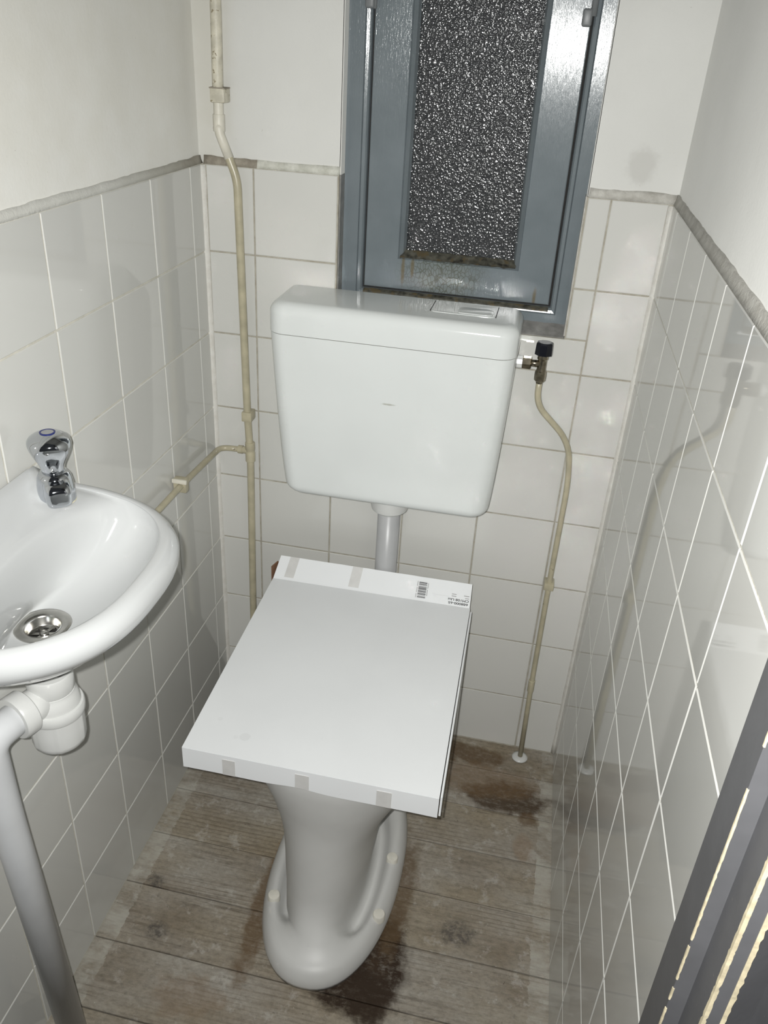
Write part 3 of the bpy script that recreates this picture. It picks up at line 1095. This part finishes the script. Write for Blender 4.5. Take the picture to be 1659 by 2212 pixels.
# ================================================================== left water pipe with its branch to the basin
wp = thing('water_pipe', 'cream painted water pipe clipped up the back wall, branching left to the basin', 'pipe', (0.077, -0.016, 0.0))
part('riser', tube(fillet([(0.0375, -0.0145, 1.268), (0.0385, -0.016, 1.262), (0.0680, -0.0165, 1.190), (0.0685, -0.0165, 1.150), (0.0745, -0.0165, 0.75), (0.0785, -0.0165, 0.66), (0.0755, -0.0165, 0.30), (0.0750, -0.0165, 0.004)], 0.035), 0.0074, 20), M['cream_pipe'], wp, True)
part('painted_bend', tube(fillet([(0.0375, -0.0145, 1.275), (0.0383, -0.0157, 1.262), (0.0545, -0.0162, 1.2235)], 0.020), 0.0080, 20), M['pale_pipe'], wp, True)
pts = [(0.0375, -0.0125, z) for z in (1.255, 1.2775, 1.2776, 1.292)]
part('sleeve', revolve([(0.0098, 1.2640), (0.0101, 1.2650), (0.0101, 1.2895), (0.0096, 1.2905), (0.0084, 1.2906), (0.0084, 1.3150)], 24, Matrix.Translation((0.0370, -0.0125, 0))), M['pale_pipe'], wp, deg=40)
part('upper_conduit', tube([(0.0365 + 0.0020 * min(1, (z - 1.31) / 0.12), -0.0115, z) for z in [1.3125 + 0.03 * i for i in range(38)]], lambda t: 0.0092 + 0.0005 * noise.noise(Vector((t * 160, 1, 1))), 22), M['lumpy_pipe'], wp, True)
part('pipe_clip', bevel_box(0.0265, 0.0520, -0.0235, 0.006, 1.3080, 1.3300, 0.0025, 2), M['lumpy_pipe'], wp, deg=40)
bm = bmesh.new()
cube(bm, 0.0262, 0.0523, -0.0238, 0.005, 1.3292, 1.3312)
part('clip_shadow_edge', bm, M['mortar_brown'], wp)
part('pipe_clip', bevel_box(0.0655, 0.0860, -0.0280, -0.0002, 0.7420, 0.7620, 0.0022, 2), M['cream_pipe'], wp, deg=40)
part('tee', revolve([(0.0088, 0.6520), (0.0099, 0.6530), (0.0099, 0.6720), (0.0092, 0.6730), (0.0092, 0.6780), (0.0099, 0.6790), (0.0099, 0.6935), (0.0088, 0.6945)], 22, Matrix.Translation((0.0782, -0.0165, 0))), M['cream_pipe'], wp, deg=40)
part('tee_branch', revolve([(0.0074, 0.0), (0.0074, 0.0115), (0.0086, 0.0120), (0.0086, 0.0210), (0.0060, 0.0215)], 20, axis_matrix((0.0745, -0.0165, 0.6755), (-1, 0, 0))), M['cream_pipe'], wp, deg=40)
part('branch', tube(fillet([(0.0575, -0.0165, 0.6755), (0.0150, -0.0175, 0.6745), (0.0150, -0.1280, 0.6800), (0.0150, -0.2100, 0.6840), (0.0165, -0.3500, 0.6860), (0.0165, -0.575, 0.695), (0.0185, -0.590, 0.71), (0.0185, -0.592, 0.755)], 0.045, 8), 0.0058, 18), M['cream_pipe'], wp, True)
part('pipe_clip', bevel_box(0.0005, 0.0255, -0.2150, -0.1990, 0.6700, 0.6975, 0.0025, 2), M['cream_pipe'], wp, deg=40)
part('pipe_clip', bevel_box(0.0005, 0.0290, -0.2200, -0.2145, 0.6905, 0.6990, 0.0018, 2), M['pale_pipe'], wp, deg=40)

# ================================================================== right supply pipe and angle valve
sp = thing('supply_pipe', 'thin cream supply pipe bending down the right of the back wall to the floor', 'pipe', (0.712, -0.03, 0.0))
part('pipe', tube(fillet([(0.6280, -0.046, 0.915), (0.6285, -0.046, 0.862), (0.6990, -0.030, 0.790), (0.7095, -0.0210, 0.705), (0.7085, -0.0175, 0.465), (0.7095, -0.0165, 0.205), (0.7125, -0.0300, 0.002)], 0.040, 8), 0.0056, 18), M['cream_pipe'], sp, True)
part('pipe_clip', bevel_box(0.6985, 0.7185, -0.0280, -0.0003, 0.4600, 0.4760, 0.0022, 2), M['cream_pipe'], sp, deg=40)
part('coupling', revolve([(0.0060, 0.0), (0.0073, 0.0005), (0.0073, 0.0300), (0.0060, 0.0305)], 20, axis_matrix((0.7095, -0.0165, 0.187), (0, 0, 1))), M['cream_pipe'], sp, deg=40)
part('floor_rosette', revolve([(0.0180, 0.0), (0.0178, 0.0022), (0.0120, 0.0048), (0.0070, 0.0055)], 28, Matrix.Translation((0.7120, -0.0300, 0.0004))), M['white_pvc'], sp, True)

vx, vy = 0.6280, -0.046
av = thing('angle_valve', 'small nickel angle valve with black knob screwed to the side of the cistern', 'valve', (vx, vy, 0.92))
part('body', revolve([(0.0060, 0.9020), (0.0085, 0.9250), (0.0085, 0.9260), (0.0078, 0.9290), (0.0080, 0.9450), (0.0096, 0.9470), (0.0090, 0.9560), (0.0060, 0.9570)], 24, Matrix.Translation((vx, vy, 0))), M['brass'], av, deg=35)
bm = revolve([(0.0085, 0.9060), (0.0100, 0.9075), (0.0104, 0.9170), (0.0100, 0.9240), (0.0080, 0.9255)], 8, Matrix.Translation((vx, vy, 0)))
part('compression_nut', bm, M['brass'], av)
part('side_arm', revolve([(0.0062, 0.0), (0.0062, 0.0260)], 20, axis_matrix((vx, vy, 0.9370), (-1, 0, 0))), M['brass'], av, True)
part('union_nut', revolve([(0.0090, 0.0), (0.0112, 0.0015), (0.0112, 0.0145), (0.0096, 0.0160), (0.0096, 0.0185)], 6, axis_matrix((vx - 0.0185, vy, 0.9370), (-1, 0, 0))), M['brass'], av)
part('tank_nut', revolve([(0.0118, 0.0), (0.0118, 0.0095), (0.0105, 0.0100)], 10, axis_matrix((vx - 0.0340, vy, 0.9370), (-1, 0, 0))), M['white_pvc'], av)
bm = revolve([(0.0125, 0.9540), (0.0158, 0.9550), (0.0150, 0.9740), (0.0138, 0.9760), (0.0110, 0.9765)], 8, Matrix.Translation((vx, vy, 0)) @ Matrix.Rotation(0.3, 4, 'Z'))
kn = part('knob', bm, M['knob'], av)
part('knob_disc', revolve([(0.0105, 0.9764), (0.0105, 0.9769), (0.0, 0.9770)], 20, Matrix.Translation((vx, vy, 0)), (True, False)), M['knob_top'], kn)

# ================================================================== wash basin
SY, SA, SB, SZ = -0.7660, 0.2440, 0.1960, 0.8780      # centre line, depth from wall, half width, rim height
basin = thing('wash_basin', 'small white porcelain hand basin hung on the left tiled wall', 'basin', (0.12, SY, 0.80))
NB = 96


def dring(a, b, x_in, z, e=2.55, up=None):
    """half-oval against the wall: a = depth from wall, b = half width, x_in = clearance from the wall"""
    out = []
    m = 64
    for k in range(m + 1):
        t = -pi / 2 + pi * k / m
        cx_, sy_ = cos(t), sin(t)
        x = x_in + (a - x_in) * abs(cx_) ** (2 / e)
        y = SY + b * math.copysign(abs(sy_) ** (2 / e), sy_)
        out.append(Vector((x, y, z)))
    k2 = NB - (m + 1)
    y1, y0 = out[-1].y, out[0].y
    for k in range(1, k2 + 1):
        t = k / (k2 + 1)
        y = y1 + (y0 - y1) * t
        out.append(Vector((x_in, y, z + (up(y) if up else 0))))
    return out


def upst(h):
    def f(y):
        t = abs((y - SY) / SB)
        return h * max(0.0, min(1.0, (0.97 - t) / 0.22)) if t < 0.97 else 0.0
    return f


rings = []
# outside, from the waste upwards
KA, KB = 1.018, 1.062
for z, a, b, xi in ((0.7480, 0.105, 0.026, 0.060), (0.7550, 0.128, 0.052, 0.046), (0.7700, 0.152, 0.086, 0.026), (0.7900, 0.176, 0.118, 0.010), (0.8130, 0.198, 0.145, 0.0008),
                    (0.8330, 0.2150, 0.1620, 0.0008), (0.8370, 0.2230, 0.1700, 0.0008), (0.8440, 0.2310, 0.1775, 0.0008), (0.8540, 0.2360, 0.1825, 0.0008), (0.8640, 0.2365, 0.1830, 0.0008), (0.8725, 0.2330, 0.1800, 0.0008)):
    rings.append(dring(a * KA, b * KB, xi, z))
for z, a, b, xi, h in ((0.8780, 0.2270, 0.1750, 0.0008, 0.036), (0.8797, 0.2210, 0.1700, 0.0060, 0.037), (0.8795, 0.2155, 0.1650, 0.0180, 0.022), (0.8785, 0.2120, 0.1620, 0.0300, 0.008)):
    rings.append(dring(a * KA, b * KB, xi, z, up=upst(h)))


def inner(a, b, xi, z, w, cy):
    """closed oval matching the vertex order of dring; w = 0 keeps the straight back, 1 = full oval"""
    d = dring(a, b, xi, z, 2.5)
    out = []
    m = 64
    xc, hx = (xi + a) / 2, (a - xi) / 2
    for k in range(NB):
        t = -pi / 2 + pi * k / m if k <= m else pi / 2 + pi * (k - m) / (NB - m)
        ct, st_ = cos(t), sin(t)
        o = Vector((xc + hx * math.copysign(abs(ct) ** (2 / 2.25), ct), SY + b * math.copysign(abs(st_) ** (2 / 2.25), st_), z))
        v_ = d[k].lerp(o, w)
        v_.y += cy
        out.append(v_)
    return out


for z, a, b, xi, w in ((0.8772, 0.2105, 0.1603, 0.0480, 0.35), (0.8740, 0.2085, 0.1575, 0.0560, 0.6), (0.8660, 0.2055, 0.1535, 0.0600, 0.8), (0.8500, 0.1990, 0.1450, 0.0630, 1), (0.8300, 0.1860, 0.1300, 0.0640, 1), (0.8100, 0.1680, 0.1080, 0.0640, 1),
                       (0.7950, 0.1470, 0.0820, 0.0620, 1), (0.7860, 0.1270, 0.0580, 0.0560, 1), (0.7815, 0.1130, 0.0380, 0.0540, 1), (0.7790, 0.1010, 0.0200, 0.0640, 1)):
    rings.append(inner(a * KA, b * KB, xi, z, w, 0.005 * (0.88 - z) / 0.1))
part('bowl', loft(rings, (True, False)), M['porcelain'], basin, True)
DX, DY, DZ = 0.0835, -0.7610, 0.7805
MD = Matrix.Translation((DX, DY, DZ))
dr = part('drain', revolve([(0.0335, -0.004), (0.0338, 0.0010), (0.0325, 0.0022), (0.0225, 0.0008), (0.0205, -0.0020), (0.0190, -0.0120), (0.0175, -0.0135), (0.0165, -0.0130), (0.016, -0.03)], 40, MD, (False, False)), M['steel'], basin, True)
bm = bmesh.new()
for k in range(3):
    a = pi * k / 3 + 0.3
    d = Vector((cos(a), sin(a), 0))
    s = Vector((-sin(a), cos(a), 0)) * 0.0022
    p = Vector((DX, DY, DZ - 0.0128))
    loft([[p - d * 0.0172 - s, p - d * 0.0172 + s, p - d * 0.0172 + s + Vector((0, 0, 0.0016)), p - d * 0.0172 - s + Vector((0, 0, 0.0016))],
          [p + d * 0.0172 - s, p + d * 0.0172 + s, p + d * 0.0172 + s + Vector((0, 0, 0.0016)), p + d * 0.0172 - s + Vector((0, 0, 0.0016))]], (True, True), bm)
part('drain_cross', bm, M['steel'], dr)
part('drain_screw', revolve([(0.0055, -0.0125), (0.0055, -0.0098), (0.0035, -0.0085), (0.0, -0.0082)], 20, MD, (True, False)), M['steel'], dr, True)
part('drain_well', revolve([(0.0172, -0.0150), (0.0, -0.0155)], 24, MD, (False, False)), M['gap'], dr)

# tap
tx, ty, tz = 0.0400, -0.6280, 0.8790
tap = thing('pillar_tap', 'chrome pillar tap with a waisted knob standing on the back of the basin', 'tap', (tx, ty, tz))
MT = Matrix.Translation((tx, ty, tz))
part('base', revolve([(0.0235, 0.0), (0.0238, 0.002), (0.0232, 0.0100), (0.0225, 0.0230), (0.0208, 0.0330), (0.0175, 0.0385), (0.0138, 0.0405)], 40, MT), M['chrome'], tap, deg=40)
sd = Vector((0.62, -0.78, 0)).normalized()
sn = Vector((-sd.y, sd.x, 0))
rr = []
for t, hw, z0, z1 in ((0.000, 0.0165, 0.006, 0.036), (0.0140, 0.0168, 0.005, 0.0355), (0.0230, 0.0165, 0.003, 0.0335), (0.0290, 0.0155, 0.001, 0.0300), (0.0325, 0.0130, 0.003, 0.0260), (0.0336, 0.0100, 0.006, 0.0225)):
    ring = []
    for k in range(20):
        a = 2 * pi * k / 20
        ca, sa = cos(a), sin(a)
        ring.append(Vector((tx, ty, tz)) + sd * t + sn * hw * math.copysign(abs(ca) ** 0.55, ca) + Vector((0, 0, (z0 + z1) / 2 + (z1 - z0) / 2 * math.copysign(abs(sa) ** 0.55, sa))))
    rr.append(ring)
part('spout', loft(rr), M['chrome'], tap, True)
rr = []
nk = 64
for r, z, lob in ((0.0135, 0.0400, 0.0), (0.0145, 0.0420, 0.0), (0.0152, 0.0455, 0.03), (0.0168, 0.0505, 0.07), (0.0196, 0.0560, 0.12), (0.0230, 0.0620, 0.14), (0.0260, 0.0685, 0.12), (0.0277, 0.0740, 0.08),
                  (0.0280, 0.0785, 0.05), (0.0268, 0.0825, 0.03), (0.0235, 0.0865, 0.015), (0.0180, 0.0900, 0.0), (0.0120, 0.0922, 0.0), (0.0095, 0.0928, 0.0)):
    rr.append([Vector((tx + r * (1 - lob * (0.5 + 0.5 * cos(4 * (2 * pi * k / nk) - 2.4))) * cos(2 * pi * k / nk), ty + r * (1 - lob * (0.5 + 0.5 * cos(4 * (2 * pi * k / nk) - 2.4))) * sin(2 * pi * k / nk), tz + z)) for k in range(nk)])
hd = part('handle', loft(rr), M['chrome'], tap, True)
part('blue_ring', revolve([(0.0095, 0.0924), (0.0095, 0.0937), (0.0076, 0.0938), (0.0076, 0.0924)], 36, MT, (False, False)), M['blue'], hd)
part('handle_cap', revolve([(0.0076, 0.0926), (0.0076, 0.0934), (0.0, 0.0936)], 32, MT, (False, False)), M['knob_top'], hd)
part('limescale', revolve([(0.0240, -0.0010), (0.0235, 0.0012), (0.0222, 0.0020)], 28, MT, (False, False)), M['limescale'], tap)

# trap and waste pipe
QX, QY = 0.0790, -0.7600
trap = thing('bottle_trap', 'white plastic bottle trap under the basin with a grey waste pipe to the floor', 'trap', (QX, QY, 0.56))
MQ = Matrix.Translation((QX, QY, 0))
part('tailpiece', revolve([(0.0185, 0.700), (0.0185, 0.7475)], 28, MQ), M['white_pvc'], trap, True)
part('top_nut', revolve([(0.0200, 0.6820), (0.0278, 0.6825), (0.0288, 0.6850), (0.0288, 0.7080), (0.0276, 0.7100), (0.0225, 0.7105), (0.0215, 0.7080), (0.0186, 0.7080)], 36, MQ), M['white_pvc'], trap, deg=35)
part('body', revolve([(0.0320, 0.6480), (0.0335, 0.6590), (0.0326, 0.6680), (0.0300, 0.6770), (0.0284, 0.6800), (0.0284, 0.6820), (0.0265, 0.6830)], 40, MQ), M['white_pvc'], trap, deg=35)
part('lock_ring', revolve([(0.0300, 0.6440), (0.0365, 0.6450), (0.0375, 0.6470), (0.0375, 0.6570), (0.0360, 0.6600), (0.0310, 0.6610)], 44, MQ), M['white_pvc'], trap, deg=35)
rr = []
nk = 72
for r, z, k in ((0.0345, 0.6450, 1), (0.0345, 0.6250, 1), (0.0340, 0.6060, 1), (0.0325, 0.5990, 0.6), (0.0290, 0.5955, 0), (0.0150, 0.5945, 0)):
    rr.append([Vector((QX + (r + (0.0009 * k if i % 12 in (0, 1) else 0)) * cos(2 * pi * i / nk), QY + (r + (0.0009 * k if i % 12 in (0, 1) else 0)) * sin(2 * pi * i / nk), z)) for i in range(nk)])
part('cup', loft(rr), M['white_pvc'], trap, deg=35)
od = Vector((-0.030, -0.085, 0)).normalized()
o0 = Vector((QX, QY, 0.6740))
part('outlet', revolve([(0.0215, 0.010), (0.0215, 0.050)], 30, axis_matrix(o0, od)), M['white_pvc'], trap, True)
part('outlet_nut', revolve([(0.0225, 0.0380), (0.0275, 0.0385), (0.0290, 0.0400), (0.0290, 0.0560), (0.0275, 0.0585), (0.0205, 0.0590)], 40, axis_matrix(o0, od)), M['white_pvc'], trap, deg=35)
e0 = o0 + od * 0.045
ce = Vector((0.0510, -0.8560, 0.6740))
part('waste_pipe', tube(fillet([e0, ce, Vector((0.0520, -0.8545, 0.55)), Vector((0.0565, -0.8260, 0.001))], 0.050, 12), 0.0207, 30), M['grey_pvc'], trap, True)
